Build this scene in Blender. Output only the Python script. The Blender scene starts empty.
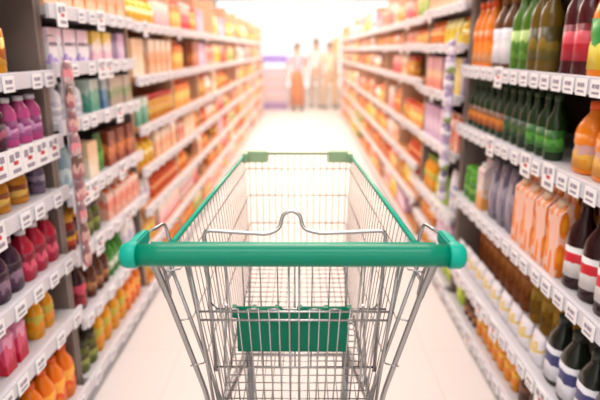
import bpy, bmesh, math, random
from mathutils import Vector, Matrix
PI = math.pi
random.seed(11)
SC = bpy.context.scene
COL = SC.collection

# ------------------------------------------------------------------ camera, world, lights, exposure
cd = bpy.data.cameras.new('camera')
cd.sensor_width = 36.0
cd.lens = 548 / 600 * 36
cd.clip_start = 0.05
cd.dof.use_dof = True
cd.dof.focus_distance = 1.26
cd.dof.aperture_fstop = 1.9
cam = bpy.data.objects.new('camera', cd)
COL.objects.link(cam)
cam.location = (0, 0, 1.42)
cam.rotation_euler = (PI / 2 - math.radians(15.308), 0, 3 / 548)
SC.camera = cam

SC.view_settings.view_transform = 'Standard'
SC.view_settings.look = 'None'
SC.view_settings.gamma = 1
SC.view_settings.use_curve_mapping = False
SC.view_settings.exposure = -0.57

W = bpy.data.worlds.new('daylight')
SC.world = W
W.use_nodes = True
W.node_tree.nodes['Background'].inputs[0].default_value = (1.0, 0.97, 0.955, 1)
W.node_tree.nodes['Background'].inputs[1].default_value = 2.2

CEIL = 3.2
XL, XR = -0.88, 0.82
HAZE = 0.034
LIGHT_ROWS = [(-2.2, 55), (0.2, 56), (2.6, 60), (5.0, 125), (7.4, 205), (9.8, 240), (12.2, 165), (14.8, 30), (17.6, 50)]
for ly, pw in LIGHT_ROWS:
    ld = bpy.data.lights.new('ceiling_lamp_light', 'AREA')
    ld.shape = 'RECTANGLE'; ld.size = 2.6; ld.size_y = 0.9
    ld.energy = pw
    ld.color = (1.0, 0.97, 0.97) if ly < 4 else (1.0, 0.82, 0.68)
    lo = bpy.data.objects.new('ceiling_lamp_light', ld)
    COL.objects.link(lo)
    lo.location = (0, ly, CEIL - 0.08)

# ------------------------------------------------------------------ materials
MATS = {}
def mat(name, col, rough=0.5, metal=0.0, noise=0.0, nscale=40, emit=0, trans=0, ior=1.45, bump=0):
    if name in MATS: return MATS[name]
    m = bpy.data.materials.new(name); m.use_nodes = True
    nt = m.node_tree; b = nt.nodes['Principled BSDF']
    c = (col[0], col[1], col[2], 1)
    b.inputs['Base Color'].default_value = c
    b.inputs['Roughness'].default_value = rough
    b.inputs['Metallic'].default_value = metal
    b.inputs['IOR'].default_value = ior
    if trans: b.inputs['Transmission Weight'].default_value = trans
    if noise or bump:
        tc = nt.nodes.new('ShaderNodeTexCoord')
        n = nt.nodes.new('ShaderNodeTexNoise'); n.inputs['Scale'].default_value = nscale
        nt.links.new(tc.outputs['Object'], n.inputs['Vector'])
        if noise:
            mx = nt.nodes.new('ShaderNodeMix'); mx.data_type = 'RGBA'
            mx.inputs['A'].default_value = tuple(max(0, x * (1 - noise)) for x in col) + (1,)
            mx.inputs['B'].default_value = tuple(min(1, x * (1 + noise)) for x in col) + (1,)
            nt.links.new(n.outputs['Fac'], mx.inputs['Factor'])
            nt.links.new(mx.outputs['Result'], b.inputs['Base Color'])
        if bump:
            bp = nt.nodes.new('ShaderNodeBump'); bp.inputs['Strength'].default_value = bump
            nt.links.new(n.outputs['Fac'], bp.inputs['Height'])
            nt.links.new(bp.outputs['Normal'], b.inputs['Normal'])
    if emit:
        b.inputs['Emission Color'].default_value = c
        b.inputs['Emission Strength'].default_value = emit
    MATS[name] = m
    return m

def hexc(h):
    v = [int(h[i:i + 2], 16) / 255 for i in (0, 2, 4)]
    return tuple(x / 12.92 if x < .04045 else ((x + .055) / 1.055) ** 2.4 for x in v)

def art(cols, seed=0, rough=0.4):
    """printed packaging: horizontal bands of the given colours broken by printed blots"""
    key = 'print_' + '_'.join(cols) + '_%d' % seed
    if key in MATS: return MATS[key]
    m = bpy.data.materials.new(key); m.use_nodes = True
    nt = m.node_tree; b = nt.nodes['Principled BSDF']; b.inputs['Roughness'].default_value = rough
    tc = nt.nodes.new('ShaderNodeTexCoord')
    sp = nt.nodes.new('ShaderNodeSeparateXYZ'); nt.links.new(tc.outputs['Generated'], sp.inputs[0])
    vo = nt.nodes.new('ShaderNodeTexVoronoi'); vo.inputs['Scale'].default_value = 3.2
    mp = nt.nodes.new('ShaderNodeMapping'); mp.inputs['Location'].default_value = (seed * 1.7, seed * .9, seed * .37)
    nt.links.new(tc.outputs['Generated'], mp.inputs[0]); nt.links.new(mp.outputs[0], vo.inputs['Vector'])
    ml = nt.nodes.new('ShaderNodeMath'); ml.operation = 'MULTIPLY_ADD'
    nt.links.new(vo.outputs['Distance'], ml.inputs[0]); ml.inputs[1].default_value = 0.08 if seed in (45, 35, 49, 32) else 0.45
    nt.links.new(sp.outputs['Z'], ml.inputs[2])
    su = nt.nodes.new('ShaderNodeMath'); su.operation = 'SUBTRACT'
    nt.links.new(ml.outputs[0], su.inputs[0]); su.inputs[1].default_value = 0.18
    cr = nt.nodes.new('ShaderNodeValToRGB'); cr.color_ramp.interpolation = 'CONSTANT'
    el = cr.color_ramp.elements
    n = len(cols)
    el[0].color = hexc(cols[0]) + (1,)
    el[1].position = 1 / n; el[1].color = hexc(cols[1 % n]) + (1,)
    for k in range(2, n):
        e = el.new(k / n); e.color = hexc(cols[k]) + (1,)
    if seed in (43,):      # round printed fruit on a pale ground
        vo.inputs['Scale'].default_value = 3.0
        nt.links.new(vo.outputs['Distance'], cr.inputs['Fac'])
    else:
        nt.links.new(su.outputs[0], cr.inputs['Fac'])
    nt.links.new(cr.outputs['Color'], b.inputs['Base Color'])
    MATS[key] = m
    return m

M_RAIL = mat('price_rail_plastic', (0.70, 0.68, 0.73), 0.35, noise=.08, nscale=12)
M_BOARD = mat('shelf_board_enamel', (0.62, 0.60, 0.62), 0.4, noise=.05)
M_BOARD_HAZE = mat('shelf_board_orange_wood', (0.66, 0.30, 0.12), 0.5, noise=.12)  # deeper bays: warm haze tint painted into the board colour
M_KICK = mat('kick_plate_grey', (0.36, 0.36, 0.40), 0.5)
M_TAG = mat('tag_card', (0.93, 0.92, 0.93), 0.5)
M_INK = mat('tag_ink', (0.34, 0.30, 0.37), 0.6)
M_RED = mat('tag_red_ink', (0.6, 0.04, 0.05), 0.6)
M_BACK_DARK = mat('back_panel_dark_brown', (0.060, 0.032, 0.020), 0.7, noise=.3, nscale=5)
M_BACK_HAZE = mat('back_panel_warm_orange', (0.55, 0.17, 0.035), 0.7, noise=.25, nscale=5)  # orange veil of the far haze put into the panel colour
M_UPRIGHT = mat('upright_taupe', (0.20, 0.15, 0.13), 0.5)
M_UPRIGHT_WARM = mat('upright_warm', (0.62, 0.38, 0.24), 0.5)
M_CHROME = mat('zinc_plated_wire', (0.42, 0.42, 0.42), 0.25, 0.9)
M_STEEL = mat('chassis_steel', (0.25, 0.25, 0.26), 0.35, 0.8)
M_BAR = mat('handle_green_plastic', (0.0, 0.205, 0.118), 0.28)
M_CAP = mat('end_cap_turquoise_plastic', (0.0, 0.36, 0.26), 0.35)
M_RIM = mat('rim_green_coating', (0.02, 0.36, 0.23), 0.35)
M_FRIM = mat('front_rim_pale_green', (0.22, 0.38, 0.24), 0.4)
M_BUMP = mat('bumper_olive_plastic', (0.30, 0.44, 0.25), 0.45)
M_FLAP = mat('seat_flap_green_plastic', (0.0, 0.155, 0.085), 0.4)
for m_ in (M_BAR, M_CAP, M_RIM, M_FLAP): m_.node_tree.nodes['Principled BSDF'].inputs['Specular IOR Level'].default_value = .28
M_RUBBER = mat('wheel_rubber', (0.05, 0.05, 0.055), 0.7)
M_SKIN = mat('skin', (0.62, 0.38, 0.27), 0.6)
M_HAIR = mat('dark_hair', (0.09, 0.05, 0.03), 0.6)

# ------------------------------------------------------------------ mesh helpers
def link(name, bm, mats, parent=None, loc=(0, 0, 0), smooth=False):
    me = bpy.data.meshes.new(name)
    bmesh.ops.recalc_face_normals(bm, faces=bm.faces[:])
    bm.to_mesh(me); bm.free()
    for m in (mats if isinstance(mats, (list, tuple)) else [mats]): me.materials.append(m)
    if smooth:
        for p in me.polygons: p.use_smooth = True
    o = bpy.data.objects.new(name, me); COL.objects.link(o)
    o.location = loc
    if parent: o.parent = parent
    return o

def thing(name, label, cat, loc=(0, 0, 0), rz=0, group=None):
    o = bpy.data.objects.new(name, None); COL.objects.link(o)
    o.empty_display_size = 0.05
    o.location = loc; o.rotation_euler = (0, 0, rz)
    tag(o, label, cat, group)
    return o

def tag(o, label, cat, group=None):
    o['label'] = label; o['category'] = cat
    if group: o['group'] = group
    return o

def struct(o):
    o['kind'] = 'structure'; return o

def box(bm, x0, x1, y0, y1, z0, z1, mi=0, bev=0.0):
    r = bmesh.ops.create_cube(bm, size=1)
    vs = r['verts']
    for v in vs:
        v.co = Vector(((x0 + x1) / 2 + v.co.x * (x1 - x0), (y0 + y1) / 2 + v.co.y * (y1 - y0), (z0 + z1) / 2 + v.co.z * (z1 - z0)))
    fs = set(f for v in vs for f in v.link_faces)
    for f in fs: f.material_index = mi
    if bev:
        es = list(set(e for v in vs for e in v.link_edges))
        rr = bmesh.ops.bevel(bm, geom=es, offset=bev, segments=2, affect='EDGES', profile=.6)
        for f in rr['faces']: f.material_index = mi

def lathe(bm, prof, n=14, mi=None, sq=0.0, cx=0, cy=0):
    """prof: (r, z[, material index of the band above]); sq makes the section squarish"""
    rings = []
    for p in prof:
        r, z = p[0], p[1]
        ring = []
        for k in range(n):
            a = 2 * PI * (k + .5) / n
            f = 1.0
            if sq:
                f = 1 / (abs(math.cos(a)) ** 6 + abs(math.sin(a)) ** 6) ** (1 / 6)
                f = 1 + (f - 1) * sq
            ring.append(bm.verts.new((cx + r * f * math.cos(a), cy + r * f * math.sin(a), z)))
        rings.append(ring)
    for i in range(len(rings) - 1):
        for k in range(n):
            f = bm.faces.new((rings[i][k], rings[i][(k + 1) % n], rings[i + 1][(k + 1) % n], rings[i + 1][k]))
            f.material_index = prof[i][2] if len(prof[i]) > 2 else (mi or 0)
            f.smooth = True
    f = bm.faces.new(list(reversed(rings[0]))); f.material_index = prof[0][2] if len(prof[0]) > 2 else (mi or 0)
    f = bm.faces.new(rings[-1]); f.material_index = prof[-1][2] if len(prof[-1]) > 2 else (mi or 0)

def tube(bm, pts, r, n=6, mi=0):
    pts = [Vector(p) for p in pts]
    rings = []
    prev = None
    for i, p in enumerate(pts):
        if i == 0: d = pts[1] - p
        elif i == len(pts) - 1: d = p - pts[-2]
        else: d = (pts[i + 1] - p).normalized() + (p - pts[i - 1]).normalized()
        d.normalize()
        if prev is None:
            ref = Vector((0, 0, 1)) if abs(d.z) < .9 else Vector((1, 0, 0))
            u = d.cross(ref).normalized()
        else:
            u = (prev - d * prev.dot(d)).normalized()
        prev = u
        w = d.cross(u)
        rr = r[i] if isinstance(r, (list, tuple)) else r
        rings.append([bm.verts.new(p + (u * math.cos(2 * PI * k / n) + w * math.sin(2 * PI * k / n)) * rr) for k in range(n)])
    for i in range(len(rings) - 1):
        for k in range(n):
            f = bm.faces.new((rings[i][k], rings[i][(k + 1) % n], rings[i + 1][(k + 1) % n], rings[i + 1][k]))
            f.material_index = mi; f.smooth = True
    for ring in (rings[0][::-1], rings[-1]):
        bm.faces.new(ring).material_index = mi

def rounded(pts, rad, seg=4):
    """round the corners of a polyline"""
    pts = [Vector(p) for p in pts]
    out = [pts[0]]
    for i in range(1, len(pts) - 1):
        a, b, c = pts[i - 1], pts[i], pts[i + 1]
        r = min(rad, (a - b).length * .45, (c - b).length * .45)
        p0 = b + (a - b).normalized() * r; p2 = b + (c - b).normalized() * r
        for k in range(seg + 1):
            t = k / seg
            out.append(p0 * (1 - t) ** 2 + b * 2 * t * (1 - t) + p2 * t * t)
    out.append(pts[-1])
    return out

# ------------------------------------------------------------------ the room
Y0, Y1, XW = -4.0, 21.0, 4.2
def floor_material():
    m = bpy.data.materials.new('polished_cream_floor'); m.use_nodes = True
    nt = m.node_tree; b = nt.nodes['Principled BSDF']
    tc = nt.nodes.new('ShaderNodeTexCoord')
    br = nt.nodes.new('ShaderNodeTexBrick'); br.offset = 0
    br.inputs['Scale'].default_value = 1.0
    br.inputs['Brick Width'].default_value = .6; br.inputs['Row Height'].default_value = .6
    br.inputs['Mortar Size'].default_value = .004
    br.inputs['Color1'].default_value = (.68, .615, .585, 1); br.inputs['Color2'].default_value = (.67, .605, .575, 1)
    br.inputs['Mortar'].default_value = (.62, .56, .53, 1)
    nt.links.new(tc.outputs['Object'], br.inputs['Vector'])
    nt.links.new(br.outputs['Color'], b.inputs['Base Color'])
    b.inputs['Roughness'].default_value = .6
    return m
bm = bmesh.new(); box(bm, -XW, XW, Y0, Y1, -.1, 0); struct(link('floor', bm, floor_material()))
M_WALL = mat('wall_white_paint', (.86, .82, .78), .7, noise=.02, nscale=3)
bm = bmesh.new(); box(bm, -XW, XW, Y0, Y1, CEIL, CEIL + .1); struct(link('ceiling', bm, mat('ceiling_white_tile', (.88, .85, .82), .8, noise=.03, nscale=8)))
bm = bmesh.new(); box(bm, -XW - .1, -XW, Y0, Y1, 0, CEIL); struct(link('wall_left', bm, M_WALL))
bm = bmesh.new(); box(bm, XW, XW + .1, Y0, Y1, 0, CEIL); struct(link('wall_right', bm, M_WALL))

def storefront(y, side, n):
    """end wall: pillars and lintel round a glazed shop front"""
    bm = bmesh.new()
    box(bm, -XW, -3.2, y, y + .15, 0, CEIL); box(bm, 3.2, XW, y, y + .15, 0, CEIL)
    box(bm, -3.2, 3.2, y, y + .15, 3.14, CEIL)
    struct(link('wall_' + side, bm, M_WALL))
    w = struct(bpy.data.objects.new('window_%d' % n, None)); COL.objects.link(w); w.location = (0, y + .07, 0)
    bm = bmesh.new()
    for x in (-3.2, -1.9, 1.9, 3.15): box(bm, x, x + .05, -.03, .03, .0, 3.13)
    box(bm, -3.2, 3.2, -.03, .03, 0, .08)
    link('window_frame', bm, mat('window_frame_pale', (.8, .78, .76), .4), w)
    g = bmesh.new(); box(g, -3.18, 3.18, -.004, .004, .06, 3.13)
    link('window_pane', g, mat('clear_glass', (1, 1, 1), .0, trans=1, ior=1.02), w)
storefront(Y1, 'back', 1)
storefront(Y0 - .15, 'front', 2)  # unseen glazing added behind the camera to let in frontal fill light

for i, (ly, pw) in enumerate(LIGHT_ROWS):
    t = thing('ceiling_light', 'white ceiling light panel, %s from the near end of the hall' % ['first', 'second', 'third', 'fourth', 'fifth', 'sixth', 'seventh', 'eighth', 'last'][i], 'ceiling light', (0, ly, CEIL), 0, 'ceiling light panels over the aisle')
    bm = bmesh.new(); box(bm, -1.35, 1.35, -.5, .5, -.05, -.002); link('housing', bm, mat('lamp_housing_white', (.9, .9, .9), .5), t)
    bm = bmesh.new(); box(bm, -1.3, 1.3, -.45, .45, -.07, -.05); link('diffuser', bm, mat('lamp_diffuser', (1, .97, .93), .5, emit=2.0), t)

bm = bmesh.new(); box(bm, XL + .03, XR - .03, 3.2, 12.6, .02, 2.9)
hz = bpy.data.materials.new('warm_dusty_air'); hz.use_nodes = True  # scattering volume added to wash out and warm the far aisle
hz.node_tree.nodes.remove(hz.node_tree.nodes['Principled BSDF'])
vs_ = hz.node_tree.nodes.new('ShaderNodeVolumeScatter'); vs_.inputs['Color'].default_value = (1, .86, .72, 1); vs_.inputs['Density'].default_value = HAZE; vs_.inputs['Anisotropy'].default_value = .2
hz.node_tree.links.new(vs_.outputs[0], hz.node_tree.nodes['Material Output'].inputs['Volume'])
o = link('haze', bm, hz); o['kind'] = 'stuff'; tag(o, 'added warm haze volume washing out the far half of the aisle', 'haze')

# ------------------------------------------------------------------ shelving
DEPTH = 0.42
ORD = ['bottom', 'second', 'third', 'fourth', 'fifth', 'sixth', 'seventh', 'eighth', 'ninth', 'tenth', 'eleventh', 'twelfth']
BAYS_L = [(1.01 + .97 * k, 1.98 + .97 * k) for k in range(12)]
BAYS_R = [(0.95, 2.92)] + [(2.92 + .97 * k, 3.89 + .97 * k) for k in range(10)]
SH = {
    ('L', 0): [.10, .44, .67, .93, 1.12, 1.346, 1.64],
    ('L', 1): [.10, .377, .647, .89, 1.16, 1.37, 1.57],
    'L': [.10, .33, .55, .78, 1.01, 1.28, 1.56],
    ('R', 0): [.08, .30, .68, 1.046, 1.34, 1.74],
    ('R', 1): [.10, .30, .51, .87, 1.18, 1.45, 1.66],
    'R': [.10, .37, .62, .88, 1.22, 1.46, 1.64],
}
def shelves(side, k): return SH.get((side, k), SH[side])
TOP = 1.90

tag_bm = {}
def tag_mesh(kind):
    if kind in tag_bm: return tag_bm[kind]
    bm = bmesh.new()
    w, h = {'small': (.062, .048), 'big': (.085, .085)}[kind]
    # card lies in the local YZ plane, printed face to -x
    box(bm, -.0015, .0015, -w / 2, w / 2, -h * .62, h * .38, 0)
    rnd = random.Random(3 if kind == 'small' else 8)
    if kind == 'small':
        box(bm, -.0025, -.0014, -w * .3, w * .05, -h * .1, h * .14, 1)
        box(bm, -.0025, -.0014, w * .12, w * .32, -h * .1, h * .14, 1)
        box(bm, -.0025, -.0014, -w * .3, w * .3, -h * .42, -h * .3, 1)
    else:
        box(bm, -.0025, -.0014, -w * .34, -w * .06, h * .02, h * .24, 1)
        box(bm, -.0025, -.0014, w * .06, w * .34, -h * .06, h * .2, 1)
        box(bm, -.0025, -.0014, -w * .2, w * .1, -h * .2, -h * .06, 2)
        box(bm, -.0025, -.0014, -w * .34, w * .2, -h * .48, -h * .34, 1)
    me = bpy.data.meshes.new('price_tag')
    bm.to_mesh(me); bm.free()
    for m in (M_TAG, M_INK, M_RED): me.materials.append(m)
    tag_bm[kind] = me
    return me

board_cache = {}
def build_bay(side, k, y0, y1):
    s = -1 if side == 'L' else 1
    xf = XL if side == 'L' else XR
    word = 'left' if side == 'L' else 'right'
    place = 'nearest %s-hand' % word if k == 0 else '%s %s-hand' % (ORD[k], word)
    last = (k == (11 if side == 'L' else 10))
    extra = 'with dark back panel' if k < (2 if side == 'L' else 1) else 'with haze-tinted orange back panel'
    t = thing('shelf_unit', 'tall supermarket shelf unit %s, %s bay of the aisle' % (extra, place if not last else 'farthest %s-hand' % word),
              'shelf unit', (xf, (y0 + y1) / 2, 0), 0)
    L = y1 - y0 - .004
    far = (y0 + y1) / 2 > 3.8
    def bx(bm, a0, a1, *r, **kw):      # a = depth behind the shelf front
        x0, x1 = sorted((s * a0, s * a1)); box(bm, x0, x1, *r, **kw)
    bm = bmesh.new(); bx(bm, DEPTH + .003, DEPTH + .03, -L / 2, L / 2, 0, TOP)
    link('back_panel', bm, M_BACK_HAZE if k >= (2 if side == 'L' else 1) else M_BACK_DARK, t)
    bm = bmesh.new(); bx(bm, .0, .03, -L / 2, L / 2, 0, .075)
    link('kick_plate', bm, M_KICK, t)
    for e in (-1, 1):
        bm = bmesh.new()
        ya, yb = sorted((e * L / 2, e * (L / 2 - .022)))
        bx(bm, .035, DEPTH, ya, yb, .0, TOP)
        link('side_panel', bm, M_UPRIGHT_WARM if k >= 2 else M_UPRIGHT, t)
    for si, z in enumerate(shelves(side, k)):
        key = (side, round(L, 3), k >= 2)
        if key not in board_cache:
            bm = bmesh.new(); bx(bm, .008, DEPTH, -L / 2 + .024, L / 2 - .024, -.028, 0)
            me = bpy.data.meshes.new('shelf'); bm.to_mesh(me); bm.free(); me.materials.append(M_BOARD_HAZE if k >= 2 else M_BOARD)
            bm = bmesh.new(); bx(bm, -.008, .007, -L / 2, L / 2, -.043, .008, bev=.002)
            mr = bpy.data.meshes.new('price_rail'); bm.to_mesh(mr); bm.free(); mr.materials.append(M_RAIL)
            board_cache[key] = (me, mr)
        me, mr = board_cache[key]
        b = bpy.data.objects.new('shelf', me); COL.objects.link(b); b.parent = t; b.location = (0, 0, z)
        r = bpy.data.objects.new('price_rail', mr); COL.objects.link(r); r.parent = b
        if y0 > 5.5 or si == 0 and y0 > 4: continue
        rnd = random.Random(k * 31 + si * 7 + (5 if side == 'L' else 0))
        yy = -L / 2 + rnd.uniform(.05, .1)
        while yy < L / 2 - .05:
            if (y0 + y1) / 2 + yy > 1.35:
                kind = 'small'
                if (side, k, si) == ('L', 0, 4) or ((side, k, si) == ('L', 1, 3) and yy < -.2) or rnd.random() < (.3 if side == 'L' and k == 1 else .12): kind = 'big'
                g = bpy.data.objects.new('price_tag', tag_mesh(kind)); COL.objects.link(g); g.parent = b
                g.location = (-s * .0115, yy, -.018)
                g.rotation_euler = (0, 0, 0 if s == 1 else PI)
                g.rotation_euler[1] = -.0
            yy += .088 if (side, k, si) == ('L', 0, 4) or ((side, k, si) == ('L', 1, 3) and yy < -.2) else rnd.uniform(.08, .11) if side == 'R' and k == 0 else rnd.uniform(.09, .19)
    return t
for k, (a, b) in enumerate(BAYS_L): build_bay('L', k, a, b)
for k, (a, b) in enumerate(BAYS_R): build_bay('R', k, a, b)

# ------------------------------------------------------------------ products
GLOSS = {}
def plastic(h, rough=.22):
    return mat('product_' + h, hexc(h), rough)

def shape_parts(kind, w, h, body, cap, label):
    """list of (part name or '', builder, materials): first entry is the body"""
    r = w / 2
    B, K, Lb = plastic(body) if isinstance(body, str) else body, plastic(cap, .4) if cap else None, label
    out = []
    def mk(f):
        bm = bmesh.new(); f(bm); return bm
    if kind == 'slim':       # tall bottle, long neck
        out.append(('', mk(lambda m: lathe(m, [(r * .9, 0), (r, .008), (r, h * .56), (r * .93, h * .64), (r * .42, h * .78), (r * .34, h * .9), (r * .36, h * .93)])), B))
        out.append(('label', mk(lambda m: lathe(m, [(r * 1.02, h * .14), (r * 1.02, h * .48)])), Lb))
        out.append(('cap', mk(lambda m: lathe(m, [(r * .42, h * .92), (r * .42, h)], 10)), K))
    elif kind == 'juice':    # squarish bottle with a waist
        out.append(('', mk(lambda m: lathe(m, [(r * .92, 0), (r, .01), (r, h * .30), (r * .93, h * .36), (r, h * .42), (r, h * .60), (r * .85, h * .70), (r * .45, h * .84), (r * .42, h * .9)], 16, sq=.55)), B))
        out.append(('label', mk(lambda m: lathe(m, [(r * 1.02, h * .08), (r * 1.02, h * .30), (r * .955, h * .36), (r * 1.02, h * .42), (r * 1.02, h * .56)], 16, sq=.55)), Lb))
        out.append(('cap', mk(lambda m: lathe(m, [(r * .5, h * .89), (r * .5, h)], 12)), K))
    elif kind == 'jug':      # wide shouldered bottle
        out.append(('', mk(lambda m: lathe(m, [(r * .94, 0), (r, .012), (r, h * .62), (r * .9, h * .74), (r * .5, h * .86), (r * .46, h * .91)], 14)), B))
        out.append(('label', mk(lambda m: lathe(m, [(r * 1.02, h * .16), (r * 1.02, h * .54)])), Lb))
        out.append(('cap', mk(lambda m: lathe(m, [(r * .54, h * .9), (r * .54, h)], 12)), K))
    elif kind == 'carton':   # gable-top carton
        def f(m):
            box(m, -r, r, -r, r, 0, h * .78, bev=.003)
            v = [m.verts.new(p) for p in ((-r, -r, h * .78), (r, -r, h * .78), (r, r, h * .78), (-r, r, h * .78), (0, -r, h * .94), (0, r, h * .94))]
            for q in ((0, 1, 4), (2, 3, 5), (1, 2, 5, 4), (3, 0, 4, 5)): m.faces.new([v[i] for i in q])
            box(m, -.003, .003, -r, r, h * .93, h)
        out.append(('', mk(f), Lb))
        out.append(('cap', mk(lambda m: lathe(m, [(r * .34, h * .83), (r * .34, h * .93)], 10, cx=-r * .5)), K))
    elif kind == 'box':
        out.append(('', mk(lambda m: box(m, -r * .6, r * .6, -r, r, 0, h, bev=.002)), Lb))
    elif kind == 'can':
        out.append(('', mk(lambda m: lathe(m, [(r * .93, 0), (r, .006), (r, h - .006), (r * .95, h)])), Lb))
        out.append(('lid', mk(lambda m: lathe(m, [(r * .97, h), (r * .97, h + .003)])), M_STEEL))
    elif kind == 'jar':
        out.append(('', mk(lambda m: lathe(m, [(r * .9, 0), (r, .01), (r, h * .68), (r * .8, h * .8)])), B))
        out.append(('label', mk(lambda m: lathe(m, [(r * 1.02, h * .16), (r * 1.02, h * .58)])), Lb))
        out.append(('lid', mk(lambda m: lathe(m, [(r * .86, h * .79), (r * .86, h)])), K))
    elif kind == 'pouch':    # soft bag, flat top seam
        def f(m):
            n = 7
            rows = []
            for i in range(n + 1):
                t = i / n
                d = r * .55 * math.sin(PI * min(.97, .12 + t * .85)) ** .6 * (1 - .25 * t)
                d = max(d, .003)
                ww = r * (1 - .06 * math.sin(PI * t))
                rows.append([m.verts.new((math.cos(a) * d, math.copysign(abs(math.sin(a)) ** .6, math.sin(a)) * ww, t * h)) for a in [2 * PI * j / 10 for j in range(10)]])
            for i in range(n):
                for j in range(10):
                    m.faces.new((rows[i][j], rows[i][(j + 1) % 10], rows[i + 1][(j + 1) % 10], rows[i + 1][j])).smooth = True
            m.faces.new(rows[0][::-1]); m.faces.new(rows[-1])
        out.append(('', mk(f), Lb))
    return out

NAMES = {'slim': 'bottle', 'juice': 'bottle', 'jug': 'bottle', 'carton': 'carton', 'box': 'box', 'can': 'can', 'jar': 'jar', 'pouch': 'pouch'}
PROTO = {}
def product_meshes(T):
    key = T['key']
    if key not in PROTO:
        res = []
        for pn, bm, m in shape_parts(T['kind'], T['w'], T['h'], T['body'], T['cap'], T['label']):
            me = bpy.data.meshes.new(pn or NAMES[T['kind']])
            bmesh.ops.recalc_face_normals(bm, faces=bm.faces[:])
            bm.to_mesh(me); bm.free(); me.materials.append(m)
            res.append((pn, me))
        PROTO[key] = res
    return PROTO[key]

def TT(desc, kind, w, h, body, cap, cols, seed=0):
    return dict(key=desc, desc=desc, kind=kind, w=w, h=h, body=body, cap=cap, label=art(cols, seed))

P = {}
def add(code, *a): P[code] = TT(*a)
# left near
add('ylwjar', 'golden yellow jar with orange lid', 'jar', .095, .19, 'D89010', 'C86A10', ['F0B020', 'B86010', 'F4C850'], 1)
add('pinkbot', 'pink liquid bottle with white cap', 'jug', .075, .19, 'C84C8C', 'EFEAF2', ['D070B0', 'E8B0D8', '8C3070'], 2)
add('wine', 'dark plum bottle with white cap', 'jug', .075, .185, '4A1A2C', 'E8E2E8', ['5A2038', 'B86078', '3A1020'], 3)
add('goldpack', 'golden orange jug of oil', 'jug', .11, .16, 'D88A1C', 'B05A10', ['E09820', 'F8C860', '9A4A10'], 4)
add('lilac', 'greyish lilac bottle with white cap', 'jug', .075, .165, '7A6480', 'F2EEF4', ['8A7890', '5A4A68', 'B0A0B8'], 5)
add('crimson', 'crimson juice bottle with white cap', 'juice', .072, .178, 'B81838', 'F0E8EC', ['C82048', 'E85878', '8C1030'], 6)
add('purple', 'dark purple bottle with pink cap', 'juice', .074, .180, '3C2038', 'E0B8CC', ['583050', '907088', '3A1830'], 7)
add('rosecarton', 'rose pink carton with red foot', 'carton', .075, .21, 'E0709C', 'F4E8EE', ['C81838', 'E04870', 'F09CC0'], 8)
add('orangebot', 'bright orange bottle with orange cap', 'juice', .078, .22, 'F07808', 'E86010', ['F88810', 'F0500C', 'FFB040'], 9)
add('amber', 'yellow-orange bottle with green cap', 'juice', .078, .22, 'F0A008', '8CA830', ['F8B010', 'F09000', 'C8B840'], 10)
add('pinkbox', 'white box with lilac foot', 'box', .125, .155, None, None, ['B8A0D8', 'F4EEF4', 'F6E8EE', 'F0D0DC'], 11)
add('pinkbox2', 'white and pink box with yellow corner', 'box', .125, .150, None, None, ['F0C0D0', 'F8E8E4', 'F0C850'], 12)
add('palejug', 'white opaque bottle with white cap', 'jug', .07, .155, 'EDEAF0', 'FFFFFF', ['E8E0EC', 'F4F0F4', 'C0B8C8'], 13)
add('tealbox', 'teal green box with pale top', 'box', .10, .15, None, None, ['50A088', '78B8A0', 'D8E8DC'], 14)
add('bluebox', 'slate blue slim box', 'box', .06, .145, None, None, ['5080A8', '7098B8', 'C8D4DC'], 15)
add('taupebox', 'taupe box with green print', 'box', .10, .14, None, None, ['B0A090', '88A070', 'C8B8A8'], 16)
add('aquapouch', 'pale blue grey pouch', 'pouch', .11, .17, None, None, ['98B4C0', 'C8D8DC', '7C98A8'], 17)
add('greenpouch', 'leaf green pouch', 'pouch', .09, .17, None, None, ['3C8C28', '68B040', '2C6820'], 18)
add('rustbox', 'rust brown box with orange print', 'box', .11, .16, None, None, ['A04020', 'D87838', '7C3018'], 19)
add('chilijar', 'chilli red jar with yellow lid', 'jar', .075, .15, '8C2414', 'E8A020', ['D84818', 'F0B020', '5C2010'], 20)
add('darkred', 'dark berry bottle with red label', 'juice', .072, .2, '401018', '301018', ['B81430', '801020', 'D84060'], 21)
add('olivejar', 'olive green jar with dark lid', 'jar', .075, .15, '5C6420', '3C3018', ['6C7428', '98A048', '4C3C18'], 22)
add('brownbot', 'brown sauce bottle with red cap', 'slim', .06, .2, '5C2C14', 'A83018', ['90502C', 'C88850', '603018'], 23)
add('greenbot', 'grass green bottle with white label', 'slim', .065, .22, '3C8C2C', 'E8E8E0', ['58A040', 'E8F0E0', '48902C'], 24)
add('whitepack', 'white pouch with lilac print', 'pouch', .10, .2, None, None, ['ECE4F0', 'D0C4DC', 'F8F4F8'], 25)
add('ltyellow', 'sunny yellow carton', 'carton', .075, .21, 'F8D020', 'F0F0E8', ['F8C810', 'F8E060', 'F0A818'], 26)
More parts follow.
